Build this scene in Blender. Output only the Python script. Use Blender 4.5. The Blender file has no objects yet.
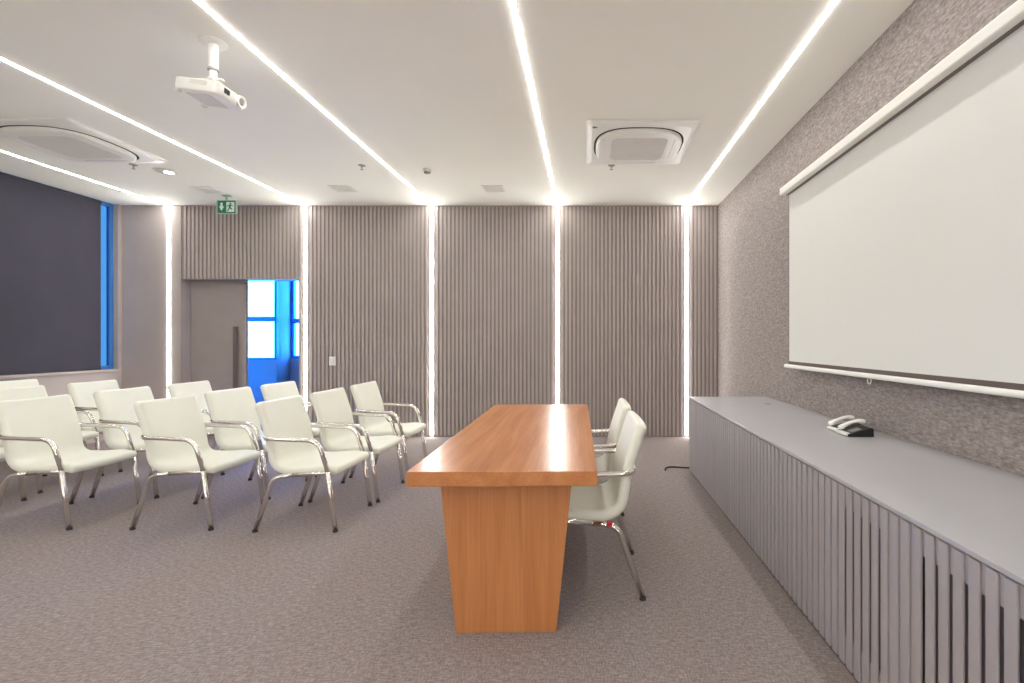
import bpy, bmesh, math, random
from mathutils import Vector, Matrix
random.seed(4)
S = bpy.context.scene
COL = S.collection

# ------------------------------------------------------------------ camera
cd = bpy.data.cameras.new('camera'); cam = bpy.data.objects.new('camera', cd); COL.objects.link(cam)
cam.location = (0, 0, 1.285); cam.rotation_euler = (math.pi/2, 0, 0)
cd.sensor_fit = 'HORIZONTAL'; cd.sensor_width = 36; cd.lens = 480/1024*36
cd.shift_x = -75.5/1024; cd.shift_y = 0; cd.clip_start = .02
S.camera = cam
# ------------------------------------------------------------------ sky, exposure
W = bpy.data.worlds.new('sky'); S.world = W; W.use_nodes = True
bg = W.node_tree.nodes['Background']; bg.inputs[0].default_value = (.025, .225, 1, 1); bg.inputs[1].default_value = 30.0
S.view_settings.view_transform = 'Standard'; S.view_settings.look = 'None'
S.view_settings.exposure = 1.0; S.view_settings.gamma = 1; S.view_settings.use_curve_mapping = False
LED_POWER = 23.0
LED_COLOUR = (1, .985, .95)

# ------------------------------------------------------------------ dimensions (metres)
H = 3.12; YB = 6.47; XR = 1.759; XL = -6.28; YF = -1.9
DX0, DX1, DZ = -5.478, -3.90, 2.127          # doorway in the back wall
STRIPS = [-5.64, -3.80, -2.096, -.404, 1.334]
WY0, WY1, WZ0 = 3.4, 6.42, .915              # window in the left wall

# ------------------------------------------------------------------ materials
def nodes(name):
    m = bpy.data.materials.new(name); m.use_nodes = True
    nt = m.node_tree; b = nt.nodes['Principled BSDF']
    return m, nt, b
def mat(name, col, rough=.6, metal=0, coat=0, var=.03, vscale=6, spec=.5, bump=0, bscale=200):
    m, nt, b = nodes(name)
    b.inputs['Roughness'].default_value = rough; b.inputs['Metallic'].default_value = metal
    b.inputs['Coat Weight'].default_value = coat; b.inputs['Specular IOR Level'].default_value = spec
    tc = nt.nodes.new('ShaderNodeTexCoord'); n = nt.nodes.new('ShaderNodeTexNoise')
    n.inputs['Scale'].default_value = vscale; n.inputs['Detail'].default_value = 3
    nt.links.new(tc.outputs['Object'], n.inputs['Vector'])
    r = nt.nodes.new('ShaderNodeValToRGB')
    r.color_ramp.elements[0].position = .3; r.color_ramp.elements[1].position = .7
    r.color_ramp.elements[0].color = [c*(1-var) for c in col]+[1]
    r.color_ramp.elements[1].color = [min(1, c*(1+var)) for c in col]+[1]
    nt.links.new(n.outputs['Fac'], r.inputs[0]); nt.links.new(r.outputs[0], b.inputs['Base Color'])
    if bump:
        n2 = nt.nodes.new('ShaderNodeTexNoise'); n2.inputs['Scale'].default_value = bscale
        nt.links.new(tc.outputs['Object'], n2.inputs['Vector'])
        bp = nt.nodes.new('ShaderNodeBump'); bp.inputs['Strength'].default_value = bump; bp.inputs['Distance'].default_value = .002
        nt.links.new(n2.outputs['Fac'], bp.inputs['Height']); nt.links.new(bp.outputs[0], b.inputs['Normal'])
    return m
def weave(name, dark, mid, light, s1, s2, rough=.95, bump=.25):
    """woven cloth: two sets of short stretched flecks"""
    m, nt, b = nodes(name); b.inputs['Roughness'].default_value = rough; b.inputs['Specular IOR Level'].default_value = .15
    tc = nt.nodes.new('ShaderNodeTexCoord'); outs = []
    for sc in (s1, s2):
        mp = nt.nodes.new('ShaderNodeMapping'); mp.inputs['Scale'].default_value = sc
        nt.links.new(tc.outputs['Object'], mp.inputs['Vector'])
        n = nt.nodes.new('ShaderNodeTexNoise'); n.inputs['Scale'].default_value = 1; n.inputs['Detail'].default_value = 3; n.inputs['Roughness'].default_value = .6
        nt.links.new(mp.outputs[0], n.inputs['Vector']); outs.append(n.outputs['Fac'])
    mx = nt.nodes.new('ShaderNodeMath'); mx.operation = 'ADD'
    nt.links.new(outs[0], mx.inputs[0]); nt.links.new(outs[1], mx.inputs[1])
    ha = nt.nodes.new('ShaderNodeMath'); ha.operation = 'MULTIPLY'; ha.inputs[1].default_value = .5
    nt.links.new(mx.outputs[0], ha.inputs[0])
    r = nt.nodes.new('ShaderNodeValToRGB'); e = r.color_ramp.elements
    e[0].position = .36; e[0].color = (*dark, 1); e[1].position = .64; e[1].color = (*light, 1)
    k = e.new(.5); k.color = (*mid, 1)
    nt.links.new(ha.outputs[0], r.inputs[0]); nt.links.new(r.outputs[0], b.inputs['Base Color'])
    bp = nt.nodes.new('ShaderNodeBump'); bp.inputs['Strength'].default_value = bump; bp.inputs['Distance'].default_value = .004
    nt.links.new(ha.outputs[0], bp.inputs['Height']); nt.links.new(bp.outputs[0], b.inputs['Normal'])
    return m
def wood(name, axis, rough=.3):
    m, nt, b = nodes(name); b.inputs['Roughness'].default_value = rough
    tc = nt.nodes.new('ShaderNodeTexCoord')
    def noise(across, along, detail):
        mp = nt.nodes.new('ShaderNodeMapping'); sc = [across]*3; sc[axis] = along; mp.inputs['Scale'].default_value = sc
        nt.links.new(tc.outputs['Object'], mp.inputs['Vector'])
        n = nt.nodes.new('ShaderNodeTexNoise'); n.inputs['Scale'].default_value = 1; n.inputs['Detail'].default_value = detail
        n.inputs['Distortion'].default_value = .4
        nt.links.new(mp.outputs[0], n.inputs['Vector']); return n.outputs['Fac']
    a = noise(14, .9, 4); c = noise(130, 3.0, 3)
    mx = nt.nodes.new('ShaderNodeMix'); mx.data_type = 'FLOAT'; mx.inputs[0].default_value = .38
    nt.links.new(a, mx.inputs[2]); nt.links.new(c, mx.inputs[3])
    r = nt.nodes.new('ShaderNodeValToRGB'); e = r.color_ramp.elements
    e[0].position = .3; e[0].color = (.40, .145, .047, 1); e[1].position = .7; e[1].color = (.60, .255, .092, 1)
    k = e.new(.5); k.color = (.51, .197, .066, 1)
    nt.links.new(mx.outputs[0], r.inputs[0]); nt.links.new(r.outputs[0], b.inputs['Base Color'])
    return m
def emit(name, col, power):
    m, nt, b = nodes(name); b.inputs['Base Color'].default_value = (.8, .8, .8, 1)
    b.inputs['Emission Color'].default_value = (*col, 1); b.inputs['Emission Strength'].default_value = power
    return m
def glass(name, tint=(.93, .96, .97)):
    m = bpy.data.materials.new(name); m.use_nodes = True; nt = m.node_tree; nt.nodes.clear()
    o = nt.nodes.new('ShaderNodeOutputMaterial'); t = nt.nodes.new('ShaderNodeBsdfTransparent'); g = nt.nodes.new('ShaderNodeBsdfGlossy')
    g.inputs['Roughness'].default_value = .03; t.inputs[0].default_value = (*tint, 1)
    lw = nt.nodes.new('ShaderNodeLayerWeight'); p = nt.nodes.new('ShaderNodeMath'); p.operation = 'POWER'; p.inputs[1].default_value = 5
    f = nt.nodes.new('ShaderNodeMath'); f.operation = 'MULTIPLY_ADD'; f.inputs[1].default_value = .9; f.inputs[2].default_value = .04
    nt.links.new(lw.outputs['Facing'], p.inputs[0]); nt.links.new(p.outputs[0], f.inputs[0])
    mx = nt.nodes.new('ShaderNodeMixShader')
    nt.links.new(f.outputs[0], mx.inputs[0]); nt.links.new(t.outputs[0], mx.inputs[1]); nt.links.new(g.outputs[0], mx.inputs[2])
    nt.links.new(mx.outputs[0], o.inputs[0]); return m

TAUPE = (.45, .392, .37)
M = dict(
    ceiling=mat('ceiling_paint', (.90, .895, .825), .9, var=.008, vscale=2, spec=.2),
    taupe=mat('taupe_panel', TAUPE, .7, var=.04, vscale=3, spec=.3),
    groove_shade=mat('groove_shade_backing', (.30, .258, .243), .85, var=.03),
    passage=mat('passage_paint', (.27, .30, .32), .8, var=.02),
    taupe_dark=mat('taupe_recess', (.17, .133, .12), .8),
    door=mat('door_taupe', (.37, .322, .305), .55, var=.03),
    handle=mat('dark_handle', (.16, .125, .118), .45),
    carpet=weave('carpet_weave', (.19, .156, .150), (.272, .228, .219), (.40, .345, .33), (26, 150, 30), (150, 42, 30), bump=.3),
    wallcloth=weave('wall_cloth', (.205, .175, .166), (.30, .262, .249), (.43, .38, .36), (40, 20, 130), (40, 45, 70), bump=.2),
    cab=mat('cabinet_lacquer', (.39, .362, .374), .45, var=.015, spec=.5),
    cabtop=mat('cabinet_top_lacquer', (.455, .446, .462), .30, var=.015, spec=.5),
    cabdark=mat('cabinet_inside', (.20, .17, .195), .9),
    leather=mat('cream_leather', (.84, .845, .74), .5, var=.012, vscale=9, spec=.35, bump=.05, bscale=350),
    chrome=mat('chrome_tube', (.82, .79, .75), .15, metal=1, var=.03),
    black=mat('black_plastic', (.012, .012, .013), .4),
    rubber=mat('dark_rubber', (.035, .03, .03), .8),
    red=mat('red_tag', (.6, .02, .04), .6),
    white=mat('white_plastic', (.84, .83, .79), .4, var=.01),
    offwhite=mat('offwhite_metal', (.80, .785, .73), .45, var=.01),
    grey=mat('grille_grey', (.70, .68, .64), .7, var=.03),
    midgrey=mat('fixture_grey', (.36, .345, .325), .6),
    slot=mat('air_slot', (.02, .018, .015), .9),
    screen=mat('screen_cloth', (.74, .745, .71), .9, var=.004, spec=.1),
    hem=mat('screen_hem_and_edge_shade', (.13, .10, .095), .9),
    blind=mat('blind_cloth', (.045, .041, .060), .85, var=.06, vscale=3, bump=.1),
    alu_daylit=mat('window_aluminium_daylit', (.05, .19, .50), .45),  # blue daylight cast put into the frame colour
    glass=glass('window_glass'), solar=glass('solar_window_glass', (.235, .170, .125)),
    led=emit('led_diffuser', LED_COLOUR, LED_POWER),
    lamp=emit('downlight_lamp', (1, .95, .88), 3.0),
    green=mat('sign_green', (.0, .185, .075), .4),
    signwhite=mat('sign_white', (.72, .85, .76), .5),
    acrylic=mat('sign_acrylic', (.42, .58, .5), .25),
    wood_top=wood('wood_long_grain', 1, .27),
    wood_leg=wood('wood_upright_grain', 2, .4),
)

# ------------------------------------------------------------------ mesh helpers
def link(name, bm, m, parent=None, smooth=False, bevel=0, seg=2, angle=35):
    bmesh.ops.recalc_face_normals(bm, faces=bm.faces)
    me = bpy.data.meshes.new(name); bm.to_mesh(me); bm.free()
    me.materials.append(M[m] if isinstance(m, str) else m)
    o = bpy.data.objects.new(name, me); COL.objects.link(o)
    if smooth:
        for p in me.polygons: p.use_smooth = True
    if bevel:
        md = o.modifiers.new('bevel', 'BEVEL'); md.width = bevel; md.segments = seg; md.limit_method = 'ANGLE'; md.angle_limit = math.radians(angle)
        for p in me.polygons: p.use_smooth = True
        wn = o.modifiers.new('wn', 'WEIGHTED_NORMAL'); wn.keep_sharp = True
    if parent: o.parent = parent
    return o
def box(bm, x0, x1, y0, y1, z0, z1, mx=None):
    vs = [bm.verts.new((x, y, z)) for x in (x0, x1) for y in (y0, y1) for z in (z0, z1)]
    for f in ((0,1,3,2), (4,6,7,5), (0,4,5,1), (2,3,7,6), (0,2,6,4), (1,5,7,3)):
        bm.faces.new([vs[i] for i in f])
    if mx is not None:
        for v in vs: v.co = mx @ v.co
    return vs
def bx(*a, **k):
    bm = bmesh.new(); box(bm, *a, **k); return bm
def prism(bm, pts, fn, d0, d1):
    """polygon pts (2-D) extruded; fn(a,b,d)->xyz"""
    A = [bm.verts.new(fn(a, b, d0)) for a, b in pts]; B = [bm.verts.new(fn(a, b, d1)) for a, b in pts]
    n = len(pts); bm.faces.new(A); bm.faces.new(B[::-1])
    for i in range(n): bm.faces.new([A[i], A[(i+1) % n], B[(i+1) % n], B[i]])
def lathe(bm, prof, cx=0, cy=0, n=24, cap=True):
    rings = []
    for r, z in prof:
        rings.append([bm.verts.new((cx+r*math.cos(2*math.pi*i/n), cy+r*math.sin(2*math.pi*i/n), z)) for i in range(n)])
    for a, b in zip(rings, rings[1:]):
        for i in range(n): bm.faces.new([a[i], a[(i+1) % n], b[(i+1) % n], b[i]])
    if cap: bm.faces.new(rings[0]); bm.faces.new(rings[-1])
def fillet(pts, rad, n=6):
    P = [Vector(p) for p in pts]; out = [P[0]]
    for i in range(1, len(P)-1):
        r = rad[i] if isinstance(rad, (list, tuple)) else rad
        a = (P[i-1]-P[i]); b = (P[i+1]-P[i]); la, lb = a.length, b.length
        d = min(r, la*.48, lb*.48); a.normalize(); b.normalize()
        p0, p2 = P[i]+a*d, P[i]+b*d
        for k in range(n+1):
            t = k/n; out.append(p0*(1-t)**2 + P[i]*2*t*(1-t) + p2*t*t)
    out.append(P[-1]); return out
def tube(bm, pts, r, n=12):
    P = [Vector(p) for p in pts]; rings = []; up = None
    for i, p in enumerate(P):
        t = (P[min(i+1, len(P)-1)] - P[max(i-1, 0)]).normalized()
        if up is None:
            up = Vector((0, 1, 0)) if abs(t.y) < .9 else Vector((1, 0, 0))
        up = (up - t*up.dot(t)).normalized(); s = t.cross(up)
        rings.append([bm.verts.new(p + up*r*math.cos(2*math.pi*k/n) + s*r*math.sin(2*math.pi*k/n)) for k in range(n)])
    for a, b in zip(rings, rings[1:]):
        for k in range(n): bm.faces.new([a[k], a[(k+1) % n], b[(k+1) % n], b[k]])
    bm.faces.new(rings[0]); bm.faces.new(rings[-1])
def rrect(w, d, r, n=6):
    """rounded rectangle outline centred on the origin"""
    out = []
    for cx, cy, a0 in ((w/2-r, d/2-r, 0), (-w/2+r, d/2-r, 90), (-w/2+r, -d/2+r, 180), (w/2-r, -d/2+r, 270)):
        for k in range(n+1):
            a = math.radians(a0+90*k/n); out.append((cx+r*math.cos(a), cy+r*math.sin(a)))
    return out
def loft(bm, loops, cap0=True, cap1=True):
    rings = [[bm.verts.new(p) for p in L] for L in loops]; n = len(rings[0])
    for a, b in zip(rings, rings[1:]):
        for k in range(n): bm.faces.new([a[k], a[(k+1) % n], b[(k+1) % n], b[k]])
    if cap0: bm.faces.new(rings[0])
    if cap1: bm.faces.new(rings[-1])
def tag(o, label, cat, group=None):
    o['label'] = label; o['category'] = cat
    if group: o['group'] = group
    return o
def thing(name, label, cat, loc=(0, 0, 0), rz=0, group=None):
    o = bpy.data.objects.new(name, None); COL.objects.link(o); o.empty_display_size = .1
    o.location = loc; o.rotation_euler = (0, 0, rz)
    return tag(o, label, cat, group)
def struct(name, bm, m, **k):
    o = link(name, bm, m, **k); o['kind'] = 'structure'; return o
def copy_tree(o, parent=None):
    c = o.copy(); COL.objects.link(c)
    if parent: c.parent = parent
    for ch in [x for x in bpy.data.objects if x.parent == o]: copy_tree(ch, c)
    return c

# ------------------------------------------------------------------ room shell
struct('floor', bx(XL-.25, XR+.2, YF-.2, 8.6, -.12, 0), 'carpet')
struct('ceiling', bx(XL-.25, XR+.2, YF-.2, 8.6, H, H+.12), 'ceiling')
struct('wall_right', bx(XR, XR+.15, YF, YB+.2, 0, H), 'wallcloth')
struct('wall_front', bx(XL, XR, YF-.15, YF, 0, H), 'ceiling')
bm = bmesh.new()
box(bm, XL-.22, XL, YF, WY0, 0, H)
box(bm, XL-.22, XL, WY0, WY1, 0, WZ0)
box(bm, XL-.10, XL, WY1, YB+.2, 0, H)
struct('wall_left', bm, 'taupe')
struct('trim_1', bx(XL-.2, XL+.03, WY0+.01, WY1-.004, WZ0-.03, WZ0+.004), 'taupe', bevel=.004)   # window ledge

# back wall: flat backing with upright ribs, doorway cut out
bm = bmesh.new()
y0 = YB+.013
for x0, x1, z0, z1 in ((XL, DX0, 0, H), (DX1, XR, 0, H), (DX0, DX1, DZ, H)):
    box(bm, x0, x1, y0+.003, YB+.21, z0, z1)
nface = len(bm.faces)
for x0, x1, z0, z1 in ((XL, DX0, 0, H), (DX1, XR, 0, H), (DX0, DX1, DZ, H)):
    box(bm, x0, x1, y0, y0+.003, z0, z1)                   # backing sheet, groove shade put into its darker colour
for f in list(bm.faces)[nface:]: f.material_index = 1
edges = [XL] + STRIPS + [XR]; PITCH = .0538; RIB = .029
for a, b in zip(edges, edges[1:]):
    lo = a+(.028 if a != XL else .0); hi = b-(.028 if b != XR else .0)
    if a == XL:
        box(bm, lo, hi, YB, y0, .012, H); continue          # flat end panel
    if a == STRIPS[0]:
        box(bm, lo, DX0, YB, y0, .012, H); lo = DX0+.012
    n = int((hi-lo)/PITCH); off = (hi-lo-(n-1)*PITCH-RIB)/2
    for k in range(n):
        x = lo+off+k*PITCH
        inside = x+RIB > DX0 and x < DX1
        if inside and (x < DX0 or x+RIB > DX1):
            x0_, x1_ = (x, DX0) if x < DX0 else (DX1, x+RIB)
            box(bm, x0_, x1_, YB, y0, .012, H)
            x0_, x1_ = (DX0, x+RIB) if x < DX0 else (x, DX1)
            box(bm, x0_, x1_, YB, y0, DZ, H)
            continue
        box(bm, x, x+RIB, YB, y0, DZ if inside else .012, H)
wb = struct('wall_back', bm, 'taupe'); wb.data.materials.append(M['groove_shade'])

# door leaf standing in the left half of the doorway
d = struct('door_1', bx(DX0+.003, -4.71, 6.625, 6.668, .008, DZ-.003), 'door', bevel=.003)
bm = bmesh.new(); box(bm, -4.86, -4.805, 6.575, 6.590, .52, 1.49)
for z in (.62, 1.39): box(bm, -4.842, -4.823, 6.590, 6.628, z-.012, z+.012)
link('door_handle', bm, 'handle', d, bevel=.003)

# passage beyond the door
struct('wall_passage_left', bx(-6.60, -6.50, YB+.21, 8.5, 0, H), 'passage')
struct('wall_passage_right', bx(-2.6, -2.5, YB+.21, 8.5, 0, H), 'passage')
bm = bmesh.new()
box(bm, -6.5, -5.12, 7.90, 8.02, 0, .984); box(bm, -6.5, -5.12, 7.90, 8.02, 2.75, H); box(bm, -6.6, -6.5, 7.90, 8.02, 0, H)
box(bm, -5.20, -5.12, 8.02, 8.42, 0, H); box(bm, -5.20, -5.12, 7.965, 8.02, .984, 2.75)
box(bm, -5.12, -2.6, 8.27, 8.42, 0, .99); box(bm, -5.12, -2.6, 8.27, 8.42, 2.75, H); box(bm, -4.70, -2.6, 8.27, 8.42, .99, 2.75)
struct('wall_passage_back', bm, 'passage')
def window(name, axis, at, a0, a1, z0, z1, bars=(), zbars=(), fw=.045, depth=.06):
    bm = bmesh.new()
    def b(p0, p1, q0, q1):
        if axis == 'Y': box(bm, p0, p1, at, at+depth, q0, q1)
        else: box(bm, at, at+depth, p0, p1, q0, q1)
    b(a0, a0+fw, z0, z1); b(a1-fw, a1, z0, z1); b(a0+fw, a1-fw, z0, z0+fw); b(a0+fw, a1-fw, z1-fw, z1)
    for x in bars: b(x-fw/2, x+fw/2, z0+fw, z1-fw)
    for z in zbars: b(a0+fw, a1-fw, z-.04, z+.04)
    o = struct(name, bm, 'alu_daylit')
    gm = 'solar' if name == 'window_1' else 'glass'
    g = at+depth*.5
    pb = bx(a0+.01, a1-.01, g-.003, g+.003, z0+.01, z1-.01) if axis == 'Y' else bx(g-.003, g+.003, a0+.01, a1-.01, z0+.01, z1-.01)
    link('pane', pb, gm, o)
    return o
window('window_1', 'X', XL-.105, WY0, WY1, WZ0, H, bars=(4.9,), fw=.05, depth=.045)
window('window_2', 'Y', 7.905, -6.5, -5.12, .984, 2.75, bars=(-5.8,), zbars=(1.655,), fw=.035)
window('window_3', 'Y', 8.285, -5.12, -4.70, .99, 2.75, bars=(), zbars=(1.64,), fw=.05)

# ------------------------------------------------------------------ light strips: ceiling run + wall run, plus an added fill run on the front wall
SW = .0125
LABS = ['white light strip above the dark blind, left of the grey door',
        'white light strip running down the wall right of the doorway',
        'white light strip over the rows of chairs, meeting the wall beyond the wall switch',
        'white light strip meeting the wall behind the far end of the wooden table',
        'white light strip nearest the projection screen wall, ending beside the sideboard']
for x, lab in zip(STRIPS, LABS):
    t = thing('light_strip', lab, 'light', (x, YB, 0), group='light strips across ceiling and wall')
    bm = bmesh.new(); box(bm, -.0150, .0150, YF-YB, -.003, H-.003, H); box(bm, -.0210, .0210, -.003, .013, 0.012, H-.003)
    box(bm, -.0150, .0150, YF-YB, YF-YB+.003, .012, H-.003)  # channel of the added fill run on the unseen front wall
    link('channel', bm, 'white', t)
    link('ceiling_diffuser', bx(-SW, SW, YF-YB+.02, -.005, H-.0055, H-.003), 'led', t)
    link('unseen_fill_diffuser', bx(-SW, SW, YF-YB+.003, YF-YB+.011, .02, H-.011), 'led', t)  # unseen run behind the camera, added as fill light
    link('wall_diffuser', bx(-.019, .019, -.007, -.003, .02, H-.003), 'led', t)

# ------------------------------------------------------------------ roller blind
t = thing('roller_blind', 'dark charcoal roller blind drawn down over the window on the left wall', 'blind', (XL-.03, 5, WZ0))
link('blind_cloth', bx(-.002, .002, WY0-5+.03, 6.222-5, .02, H-WZ0-.04), 'blind', t)
link('bottom_bar', bx(-.010, .010, WY0-5+.03, 6.222-5, .006, .024), 'blind', t, bevel=.004)
bm = bmesh.new()
tube(bm, [(-.03, WY0-5+.02, H-WZ0-.034), (-.03, 6.235-5, H-WZ0-.034)], .028, 16)
link('roller', bm, 'blind', t, smooth=True)

# ------------------------------------------------------------------ wooden table
ty0, ty1 = 2.005, 4.145; L = ty1-ty0; TW = .797
t = thing('conference_table', 'long orange-brown wooden table with a glossy top and tapered panel legs', 'table', (-.377, (ty0+ty1)/2, 0), math.radians(1.07))
link('tabletop', bx(-TW/2, TW/2, -L/2, L/2, .679, .742), 'wood_top', t, bevel=.003)
for s in (-1, 1):
    bm = bmesh.new(); yy = s*(L/2-.114)
    prism(bm, [(-.2215, 0), (.2215, 0), (.291, .679), (-.291, .679)], lambda a, b, d: (a, d, b), yy, yy-s*.06)
    link('leg', bm, 'wood_leg', t, bevel=.002)
link('modesty_panel', bx(-.17, -.15, -L/2+.174, L/2-.174, .25, .679), 'wood_top', t)

# ------------------------------------------------------------------ armchair
def chair_proto():
    root = thing('armchair', '', 'chair')
    # shell profile (x forward, z up), upper/inner surface
    prof = fillet([(.030, 0, .880), (.112, 0, .635), (.138, 0, .438), (.30, 0, .431), (.46, 0, .446), (.562, 0, .427)], [0, .1, .065, .1, .06, 0], 8)
    # resample by arc length
    acc = [0]
    for a, b in zip(prof, prof[1:]): acc.append(acc[-1]+(b-a).length)
    Ltot = acc[-1]
    def at(s):
        s = max(0, min(Ltot, s))
        for i in range(len(prof)-1):
            if s <= acc[i+1] or i == len(prof)-2:
                return prof[i].lerp(prof[i+1], (s-acc[i])/max(1e-9, acc[i+1]-acc[i]))
    def frame(s):
        p = at(s); q = (at(s+.012)-at(s-.012)).normalized()
        return p, Vector((q.z, 0, -q.x))          # normal pointing down/back
    hw = .243; T = .056; E = .022; R = .032
    su = [0, .0015, .005, .011, .018, .026, .04, .06]
    us = su + [.06+(Ltot-.12)*k/34 for k in range(1, 34)] + [Ltot-x for x in su[::-1]]
    fv = [0, .004, .018, .045, .08, .12, .2, .32, .45]
    vs_ = [-1+2*f for f in fv] + [0] + [1-2*f for f in fv[::-1]]
    bm = bmesh.new(); top = []; bot = []
    for u in us:
        du = min(u, Ltot-u)
        w = hw - (R - math.sqrt(max(0, R*R-(R-du)**2)) if du < R else 0)
        p, nrm = frame(u); rt = []; rb = []
        for v in vs_:
            y = v*w
            dv = w-abs(y); dd = min(du, dv)
            h = math.sqrt(max(0, 1-(1-min(1, dd/E))**2))
            back = max(0, min(1, (p.z-.50)/.2))
            dish = .012*back*(1-v*v) + .006*(1-back)*(1-v*v)
            c = p + nrm*(dish+T/2) + Vector((0, y, 0))
            a = c - nrm*(T/2*h); b = c + nrm*(T/2*h)
            rt.append(bm.verts.new(a)); rb.append(bm.verts.new(b))
        top.append(rt); bot.append(rb)
    for G in (top, bot):
        for i in range(len(us)-1):
            for j in range(len(vs_)-1):
                bm.faces.new([G[i][j], G[i][j+1], G[i+1][j+1], G[i+1][j]])
    bmesh.ops.remove_doubles(bm, verts=bm.verts, dist=.00005)
    link('seat_shell', bm, 'leather', root, smooth=True)
    r = .0152; Y = .258
    # arm loop: from knee up, along the arm, behind the back and down the other side
    half = [(.497, -Y, .405), (.432, -Y, .612), (.046, -Y, .630)]
    pts = half + [(p[0], -p[1], p[2]) for p in half[::-1]]
    bm = bmesh.new(); tube(bm, fillet(pts, [0, .075, .07, .07, .075, 0], 8), r); link('arm_loop', bm, 'chrome', root, smooth=True)
    for s in (-1, 1):
        bm = bmesh.new(); tube(bm, [(.495, s*Y, .405), (.52, s*Y, .22), (.548, s*Y, .008)], r); lg = link('leg', bm, 'chrome', root, smooth=True)
        bm = bmesh.new(); lathe(bm, [(.0165, 0), (.0165, .014), (.014, .018)], .549, s*Y, 12); link('foot_cap', bm, 'rubber', lg)
        bm = bmesh.new(); tube(bm, fillet([(.006, s*Y, .008), (.128, s*Y, .366), (.25, s*(Y-.012), .380)], [0, .07, 0], 8), r); lg = link('leg', bm, 'chrome', root, smooth=True)
        bm = bmesh.new(); lathe(bm, [(.0165, 0), (.0165, .014), (.014, .018)], .006, s*Y, 12); link('foot_cap', bm, 'rubber', lg)
        bm = bmesh.new(); tube(bm, [(.245, s*(Y-.012), .3795), (.40, s*(Y-.010), .390), (.497, s*(Y-.004), .396)], r*.95); link('seat_rail', bm, 'chrome', root, smooth=True)
    for x, z in ((.19, .371), (.42, .385)):
        bm = bmesh.new(); tube(bm, [(x, -Y+.01, z), (x, Y-.01, z)], .010, 10); link('crossbar', bm, 'chrome', root, smooth=True)
    return root
proto = chair_proto()
used = [False]
def chair(x, y, rz, label, group):
    o = proto if not used[0] else copy_tree(proto)
    used[0] = True
    o.location = (x, y, 0); o.rotation_euler = (0, 0, math.radians(rz)); o['label'] = label; o['category'] = 'chair'; o['group'] = group
    return o
G1 = 'white armchairs in rows facing the screen'
HWY = .258
rows = [
 (-2.25, 3.24, 0, 'cream armchair in the nearest row, the one closest to the wooden table'),
 (-3.11, 3.28, -1, 'cream armchair in the middle of the nearest row, second from the table end'),
 (-4.09, 3.28, 0, 'cream armchair of the nearest row, third from the table end, large at the left edge'),
 (-5.10, 3.36, 0, 'cream armchair cut by the left edge, only its seat front and leg showing'),
 (-2.225, 3.84, 0, 'cream armchair in the second row, just behind the front chair nearest the table'),
 (-3.14, 3.93, -2, 'cream armchair in the second row, in front of the door handle'),
 (-4.08, 3.95, -1, 'cream armchair in the second row, behind and left of the middle front chair'),
 (-5.19, 4.07, 0, 'cream armchair in the second row at the far left, below the dark blind'),
 (-2.24, 4.53, 0, 'cream armchair at the right end of the back row, nearest the ribbed wall'),
 (-3.11, 4.56, -1, 'cream armchair in the back row, its backrest in front of the blue passage wall'),
 (-4.06, 4.62, 0, 'cream armchair in the back row below the first light strip on the wall'),
 (-5.15, 4.73, 0, 'cream armchair in the back row below the blue gap beside the blind'),
 (-6.14, 4.84, 0, 'cream armchair in the back row at the far left, closest to the window wall'),
]
for x, y, rz, lab in rows: chair(x, y+HWY, rz, lab, G1)
G2 = 'white armchairs at the wooden table'
c1 = chair(.276, 2.39+HWY, 181, 'cream armchair at the wooden table, the nearer of the two pushed against its right side', G2)
chair(.262, 3.03+HWY, 180, 'cream armchair at the wooden table, the farther of the two, half hidden behind the other', G2)
bm = bmesh.new(); box(bm, .158, .186, HWY-.006, HWY+.012, .368, .391); link('red_tag', bm, 'red', c1, bevel=.003)

# ------------------------------------------------------------------ sideboard along the right wall
CX0, CY0, CY1, CZ = 1.004, -.4, 4.73, .741
t = thing('sideboard', 'long low grey sideboard with a slatted front under the projection screen', 'cabinet', ((CX0+XR)/2, (CY0+CY1)/2, 0))
ox, oy = (CX0+XR)/2, (CY0+CY1)/2
def cb(bm, x0, x1, y0, y1, z0, z1): box(bm, x0-ox, x1-ox, y0-oy, y1-oy, z0, z1)
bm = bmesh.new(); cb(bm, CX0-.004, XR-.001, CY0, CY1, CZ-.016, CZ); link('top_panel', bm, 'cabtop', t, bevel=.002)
bm = bmesh.new(); cb(bm, CX0+.03, XR-.001, CY1-.02, CY1, 0, CZ-.016); cb(bm, CX0+.03, XR-.001, CY0, CY0+.02, 0, CZ-.016)
link('end_panel', bm, 'cab', t)
bm = bmesh.new(); cb(bm, XR-.02, XR-.001, CY0+.02, CY1-.02, 0, CZ-.016); cb(bm, CX0+.03, XR-.02, CY0+.02, CY1-.02, .03, .05)
cb(bm, CX0+.035, CX0+.045, CY0+.02, CY1-.02, .05, CZ-.016)
link('inner_panel', bm, 'cabdark', t)
bm = bmesh.new(); zt = CZ-.024
slot_groups = [(.93, 1.465), (1.625, 1.905)]
P = .0542; k = 0; y = 1.1137-P*26
ys = []
while y < CY1-.03:
    if y > CY0: ys.append(y)
    y += P
prev = CY0; gw = .018
for g in ys + [CY1+gw/2]:
    cb(bm, CX0, CX0+.009, prev, g-gw/2, .022, zt)          # slat
    prev = g+gw/2
prev = CY0
for a, b in slot_groups + [(CY1, CY1)]:                    # backing board, open behind the ventilation slots
    cb(bm, CX0+.008, CX0+.022, prev, a, .022, zt)
    if a < b:
        cb(bm, CX0+.008, CX0+.022, a, b, .022, .134); cb(bm, CX0+.008, CX0+.022, a, b, .636, zt)
    prev = b
link('slatted_front', bm, 'cab', t, bevel=.003)
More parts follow.
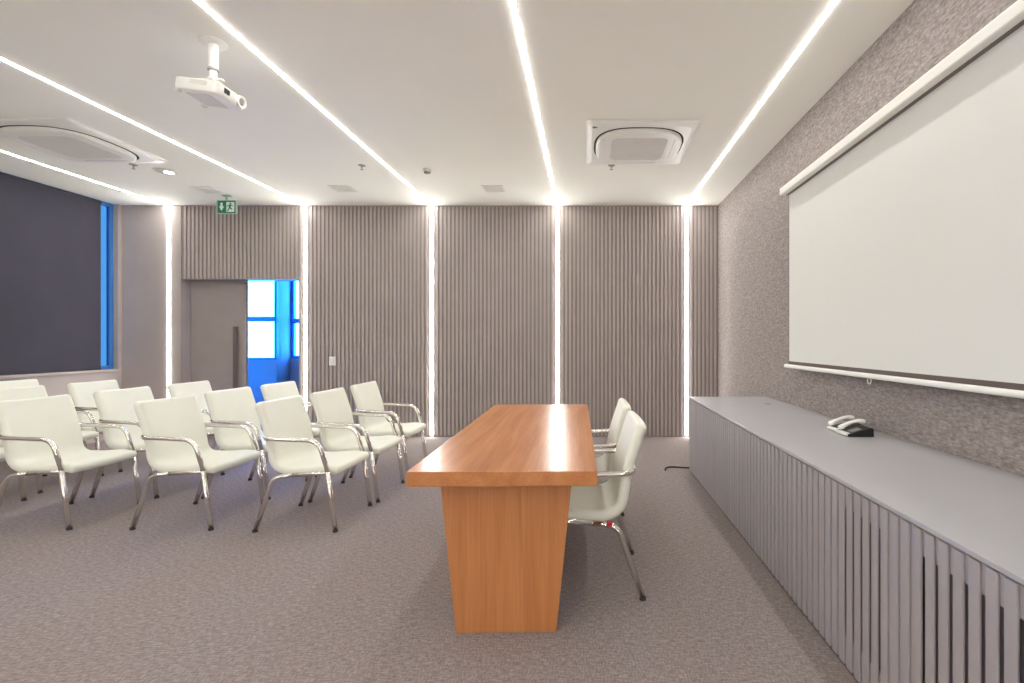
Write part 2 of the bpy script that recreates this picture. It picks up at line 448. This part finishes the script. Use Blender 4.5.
bm = bmesh.new(); cb(bm, CX0+.012, CX0+.03, CY0, CY1-.02, 0, .022); cb(bm, CX0+.010, CX0+.03, CY0, CY1, zt, CZ-.016); link('plinth', bm, 'taupe_dark', t)
bm = bmesh.new(); loft(bm, [[(1.57-ox+.030*a*math.cos(i*math.pi/12), 4.18-oy+.030*a*math.sin(i*math.pi/12), z) for i in range(24)] for a, z in ((1, CZ), (1, CZ+.003), (.75, CZ+.003), (.75, CZ))], False, False)
link('cable_grommet', bm, 'midgrey', t)

# two desk telephones
def phone():
    t = thing('desk_phone', '', 'telephone', group='desk phones on the sideboard')
    bm = bmesh.new()   # wedge body: front low at -x, rear high at +x
    prism(bm, [(-.10, 0), (.105, 0), (.105, .052), (.085, .058), (-.10, .018)], lambda a, b, d: (a, d, b), -.068, .068)
    link('body', bm, 'black', t, bevel=.004)
    bm = bmesh.new(); box(bm, -.113, -.07, -.064, .064, .004, .024); link('front_lip', bm, 'white', t, bevel=.007, seg=3)
    sl = math.atan2(.04, .185)
    bm = bmesh.new(); mx = Matrix.Translation((-.0, -.02, .043)) @ Matrix.Rotation(-sl, 4, 'Y')
    for i in range(4):
        for j in range(3): box(bm, -.062+i*.022, -.046+i*.022, -.032+j*.020, -.018+j*.020, -.003, .003, mx)
    link('keypad', bm, 'midgrey', t)
    bm = bmesh.new(); sections = []
    for x, z, w, h in ((-.105, .046, .012, .010), (-.100, .044, .040, .026), (-.075, .050, .046, .030), (-.045, .066, .034, .022), (0, .080, .031, .020), (.045, .088, .034, .022), (.075, .086, .046, .030), (.100, .085, .042, .026), (.106, .088, .012, .010)):
        sections.append([(x, .040+a, z+b) for a, b in rrect(w, h, min(w, h)*.45, 4)])
    loft(bm, sections); link('handset', bm, 'white', t, smooth=True)
    return t
p1 = phone(); p1.location = (1.555, 2.79, CZ); p1.scale = (.72, .86, .88); p1['label'] = 'black desk phone with a white handset on the sideboard, the nearer of the pair'
p2 = copy_tree(p1); p2.location = (1.565, 2.925, CZ); p2['label'] = 'black desk phone with a white handset on the sideboard, the farther of the pair'

# loose cable on the carpet
bm = bmesh.new(); tube(bm, fillet([(1.10, 4.86, .008), (.98, 4.86, .008), (.85, 4.90, .008), (.785, 4.85, .010), (.772, 4.76, .010)], .06, 6), .007, 8)
o = link('cable', bm, 'rubber', smooth=True); tag(o, 'short dark cable lying on the carpet at the far end of the sideboard', 'cable')

# ------------------------------------------------------------------ projection screen
FX = 1.667; SY0, SY1 = 1.45, 3.982
t = thing('projection_screen', 'white pull-down projection screen hanging on the right wall', 'screen', (FX, (SY0+SY1)/2, 1.066))
oy = (SY0+SY1)/2; oz = 1.066
bm = bmesh.new(); loft(bm, [[(x+1.672-FX, y-oy, z+2.527-oz) for x, z in rrect(.146, .062, .009, 4)] for y in (SY0, SY1)])
link('housing', bm, 'offwhite', t, smooth=False, bevel=.002)
bm = bmesh.new(); loft(bm, [[(x+1.672-FX, y-oy, z+2.527-oz) for x, z in rrect(.15, .066, .010, 4)] for y in (SY1-.004, SY1+.008)]); link('end_cap', bm, 'offwhite', t)
link('slot', bx(1.640-FX, 1.690-FX, SY0+.02-oy, SY1-.012-oy, 2.4945-oz, 2.499-oz), 'handle', t)
f = link('screen_cloth', bx(-.001, .001, SY0+.16-oy, 3.965-oy, 1.1226-oz, 2.50-oz), 'screen', t)
link('edge_shade_strip', bx(-.0015, .0015, 3.965-oy, 3.974-oy, 1.085-oz, 2.498-oz), 'hem', f)  # dark strip standing in for the shadow line along the cloth's edge
link('hem', bx(-.0015, .0015, SY0+.16-oy, 3.967-oy, 1.085-oz, 1.1226-oz), 'hem', f)
bm = bmesh.new(); loft(bm, [[(x, y-oy, z+1.0815-oz) for x, z in rrect(.03, .031, .013, 5)] for y in (SY0+.1, 4.037)]); link('bottom_bar', bm, 'white', t)
bm = bmesh.new(); tube(bm, [(0, 2.84-oy+.018*math.sin(a*math.pi/10), 1.052-oz+.018*math.cos(a*math.pi/10)) for a in range(21)], .0035, 8); link('pull_ring', bm, 'white', t, smooth=True)
bm = bmesh.new()
for y in (SY0+.3, SY1-.3): box(bm, .07, XR-FX-.004, y-.03-oy, y+.03-oy, 2.505-oz, 2.55-oz)
link('wall_bracket', bm, 'offwhite', t)

# ------------------------------------------------------------------ air conditioners
def air_con():
    t = thing('air_conditioner', '', 'air conditioner', group='ceiling cassette air conditioners')
    bm = bmesh.new()
    loft(bm, [[(x, y, z) for x, y in rrect(w, w, r, 5)] for w, r, z in ((.95, .02, 0), (.95, .02, -.012), (.93, .03, -.022), (.85, .10, -.030))])
    link('panel', bm, 'white', t)
    def squ(w, n=64, p=2.8):
        out = []
        for i in range(n):
            a = 2*math.pi*i/n; c, s = math.cos(a), math.sin(a)
            out.append((math.copysign(abs(c)**(2/p), c)*w/2, math.copysign(abs(s)**(2/p), s)*w/2))
        return out
    bm = bmesh.new(); loft(bm, [[(x, y, z) for x, y in squ(.812)] for z in (-.028, -.0308)]); link('air_slot', bm, 'slot', t)
    bm = bmesh.new(); loft(bm, [[(x, y, z) for x, y in squ(w)] for w, z in ((.778, -.030), (.778, -.049), (.755, -.0545), (.60, -.057))]); link('centre_panel', bm, 'white', t)
    g = bm = bmesh.new(); loft(bm, [[(x, y, z) for x, y in rrect(.50, .50, .07, 6)] for z in (-.056, -.0585)]); gr = link('intake_grille', bm, 'grey', t)
    bm = bmesh.new()
    for i in range(-8, 9): box(bm, -.235, .235, i*.028-.002, i*.028+.002, -.0600, -.058)
    link('grille_bars', bm, 'grey', gr)
    for k in range(4):
        bm = bmesh.new(); mx = Matrix.Rotation(k*math.pi/2, 4, 'Z')
        loft(bm, [[tuple(mx @ Vector((x*s, y*s2-.335, z))) for x, y in rrect(.44, .055, .024, 4)] for s, s2, z in ((1, 1, -.050), (1, 1, -.0595), (.98, .85, -.061))])
        link('louver', bm, 'white', t)
    bm = bmesh.new(); loft(bm, [[(-.40+.024*math.cos(i*math.pi/8), -.40+.016*math.sin(i*math.pi/8), z) for i in range(16)] for z in (-.018, -.030)]); link('sensor', bm, 'handle', t)
    return t
a1 = air_con(); a1.location = (.465, 4.45, H); a1['label'] = 'square white ceiling air conditioner above the wooden table, right of the middle light strip'
a2 = copy_tree(a1); a2.location = (-4.73, 4.41, H); a2['label'] = 'square white ceiling air conditioner at the left, above the chairs and near the dark blind'

# ------------------------------------------------------------------ projector
t = thing('projector', 'white projector hanging from a ceiling pole above the chairs', 'projector', (-2.30, 2.95, H))
bm = bmesh.new(); lathe(bm, [(.075, 0), (.075, -.004), (.065, -.009), (.03, -.013)], 0, 0, 32); link('ceiling_plate', bm, 'ceiling', t, smooth=False)
bm = bmesh.new(); lathe(bm, [(.027, -.012), (.027, -.165)], 0, 0, 24); link('pole', bm, 'white', t, smooth=False)
bm = bmesh.new(); lathe(bm, [(.028, -.158), (.029, -.166), (.029, -.172), (.024, -.174)], 0, 0, 24); link('pole_collar', bm, 'midgrey', t)
bm = bmesh.new(); lathe(bm, [(.021, -.172), (.021, -.235)], 0, 0, 20); box(bm, -.13, .06, -.012, .012, -.232, -.222); box(bm, -.012, .012, -.03, .18, -.232, -.222); link('mount_bracket', bm, 'white', t)
TM = Matrix.Translation((-.082, .085, -.272)) @ Matrix.Rotation(math.radians(7), 4, 'Y')
bm = bmesh.new(); loft(bm, [[tuple(TM @ Vector((x, y, z))) for x, y in rrect(w, d_, r_, 6)] for w, d_, r_, z in ((.25, .225, .03, .040), (.275, .25, .035, .030), (.275, .25, .035, -.018), (.262, .236, .03, -.034), (.235, .21, .03, -.038))])
body = link('body', bm, 'white', t, bevel=.002)
bm = bmesh.new(); box(bm, -.03, .07, -.1275, -.120, .002, .026, TM); link('side_vent', bm, 'grey', body)
bm = bmesh.new(); box(bm, .132, .1395, -.07, -.025, -.008, .024, TM); link('socket_panel', bm, 'black', body)
bm = bmesh.new(); loft(bm, [[tuple(TM @ Vector((x, .065+rr*math.cos(i*math.pi/12), .0+rr*math.sin(i*math.pi/12)))) for i in range(24)] for x, rr in ((.125, .040), (.155, .038), (.155, .028), (.145, .024))]); ln = link('lens_ring', bm, 'white', body)
bm = bmesh.new(); loft(bm, [[tuple(TM @ Vector((x, .065+rr*math.cos(i*math.pi/12), .0+rr*math.sin(i*math.pi/12)))) for i in range(24)] for x, rr in ((.144, .0245), (.150, .012))]); link('lens', bm, 'midgrey', ln)
bm = bmesh.new(); box(bm, -.09, .06, -.08, .085, -.041, -.036, TM); link('bottom_cover', bm, 'grey', body)
for px, py in ((-.115, -.10), (-.115, .10)):
    bm = bmesh.new(); box(bm, px-.012, px+.012, py-.012, py+.012, -.047, -.034, TM); link('foot', bm, 'grey', body)

# ------------------------------------------------------------------ small ceiling fittings
GL = ['small square grey ceiling grille just left of the green exit sign', 'small square grey ceiling grille between the sprinkler and the ribbed wall, above the wall switch', 'small square grey ceiling grille above the far end of the wooden table']
for (x, y), lab in zip(((-4.586, 5.80), (-2.93, 5.76), (-1.122, 5.76)), GL):
    t = thing('ceiling_grille', lab, 'vent', (x, y, H), group='square ceiling grilles')
    bm = bmesh.new()
    for a in (-1, 1): box(bm, a*.115-.010, a*.115+.010, -.125, .125, -.006, 0); box(bm, -.105, .105, a*.115-.010, a*.115+.010, -.006, 0)
    link('frame', bm, 'offwhite', t)
    link('recess', bx(-.105, .105, -.105, .105, -.0012, 0), 'grey', t)
    bm = bmesh.new()
    for yy in (-.06, 0, .06): box(bm, -.105, .105, yy-.006, yy+.006, -.005, -.001)
    link('vanes', bm, 'grey', t)
for (x, y), lab in zip(((.248, 5.0), (-4.71, 4.98), (-2.35, 5.0)), ('tiny ceiling sprinkler just beyond the air conditioner over the table', 'tiny ceiling sprinkler beside the far corner of the left air conditioner', 'tiny ceiling sprinkler between the two small square grilles over the chairs')):
    t = thing('sprinkler', lab, 'sprinkler', (x, y, H), group='ceiling sprinklers')
    bm = bmesh.new(); lathe(bm, [(.036, 0), (.036, -.003), (.026, -.007)], 0, 0, 20); link('rose', bm, 'midgrey', t)
    bm = bmesh.new(); lathe(bm, [(.010, -.006), (.010, -.020), (.005, -.024), (.005, -.040), (.017, -.042), (.017, -.045)], 0, 0, 12); link('nozzle', bm, 'midgrey', t)
t = thing('motion_sensor', 'tiny white ceiling sensor with a dark slit right of the second light strip', 'sensor', (-1.71, 5.12, H))
bm = bmesh.new(); lathe(bm, [(.042, 0), (.042, -.012), (.036, -.03)], 0, 0, 24); link('case', bm, 'grey', t)
bm = bmesh.new(); lathe(bm, [(.034, -.029), (.030, -.040), (.012, -.046)], 0, 0, 24); link('lens', bm, 'handle', t)
t = thing('downlight', 'round recessed ceiling downlight beside the left air conditioner', 'light', (-4.55, 5.17, H))
bm = bmesh.new(); n = 32
loft(bm, [[(r*math.cos(2*math.pi*i/n), r*math.sin(2*math.pi*i/n), z) for i in range(n)] for r, z in ((.105, 0), (.105, -.006), (.092, -.009), (.088, -.002))], False, False); link('ring', bm, 'grey', t)
bm = bmesh.new(); lathe(bm, [(.09, -.0005), (.09, -.0025)], 0, 0, 32); link('reflector', bm, 'midgrey', t)
bm = bmesh.new(); lathe(bm, [(.045, -.002), (.04, -.010), (.02, -.014)], .015, .03, 24); link('bulb', bm, 'lamp', t)

# ------------------------------------------------------------------ exit sign
t = thing('exit_sign', 'green and white exit sign hanging from the ceiling above the door', 'sign', (-4.53, 6.03, H))
bm = bmesh.new(); box(bm, -.05, .05, -.025, .025, -.012, 0); box(bm, -.015, .015, -.006, .006, -.062, -.012); link('mount', bm, 'acrylic', t, bevel=.002)
link('panel', bx(-.125, .125, -.006, .006, -.235, -.060), 'acrylic', t, bevel=.004)
f = link('green_face', bx(-.112, .112, -.009, -.005, -.222, -.070), 'green', t)
fn = lambda a, b, d: (a, d, b)
bm = bmesh.new(); prism(bm, [(-.073, -.095), (-.047, -.095), (-.047, -.140), (-.028, -.140), (-.060, -.195), (-.092, -.140), (-.073, -.140)], fn, -.011, -.0085); link('arrow', bm, 'signwhite', f)
bm = bmesh.new()
prism(bm, [(.0, -.085), (.100, -.085), (.100, -.210), (.0, -.210)], fn, -.011, -.0085); dr = link('door_symbol', bm, 'signwhite', f)
bm = bmesh.new()
prism(bm, [(.052+.011*math.cos(i*math.pi/6), -.103+.011*math.sin(i*math.pi/6)) for i in range(12)], fn, -.013, -.0108)
for q in ([(.035, -.118), (.062, -.118), (.055, -.155), (.036, -.155)], [(.036, -.120), (.036, -.130), (.014, -.146), (.008, -.138)], [(.060, -.118), (.060, -.130), (.078, -.143), (.086, -.136)],
          [(.040, -.152), (.055, -.152), (.078, -.172), (.072, -.182), (.052, -.172)], [(.036, -.152), (.048, -.156), (.034, -.182), (.016, -.204), (.008, -.196), (.024, -.176)]):
    prism(bm, q, fn, -.013, -.0108)
link('running_figure', bm, 'green', dr)

# ------------------------------------------------------------------ wall switch
t = thing('wall_switch', 'small white switch plate on the ribbed back wall above the chairs', 'switch', (-3.437, YB, 1.022))
link('plate', bx(-.044, .044, -.008, .002, -.06, .06), 'white', t, bevel=.003)
for z in (-.028, .008): link('switch_key', bx(-.026, .026, -.013, -.007, z-.014, z+.016), 'offwhite', t, bevel=.002)
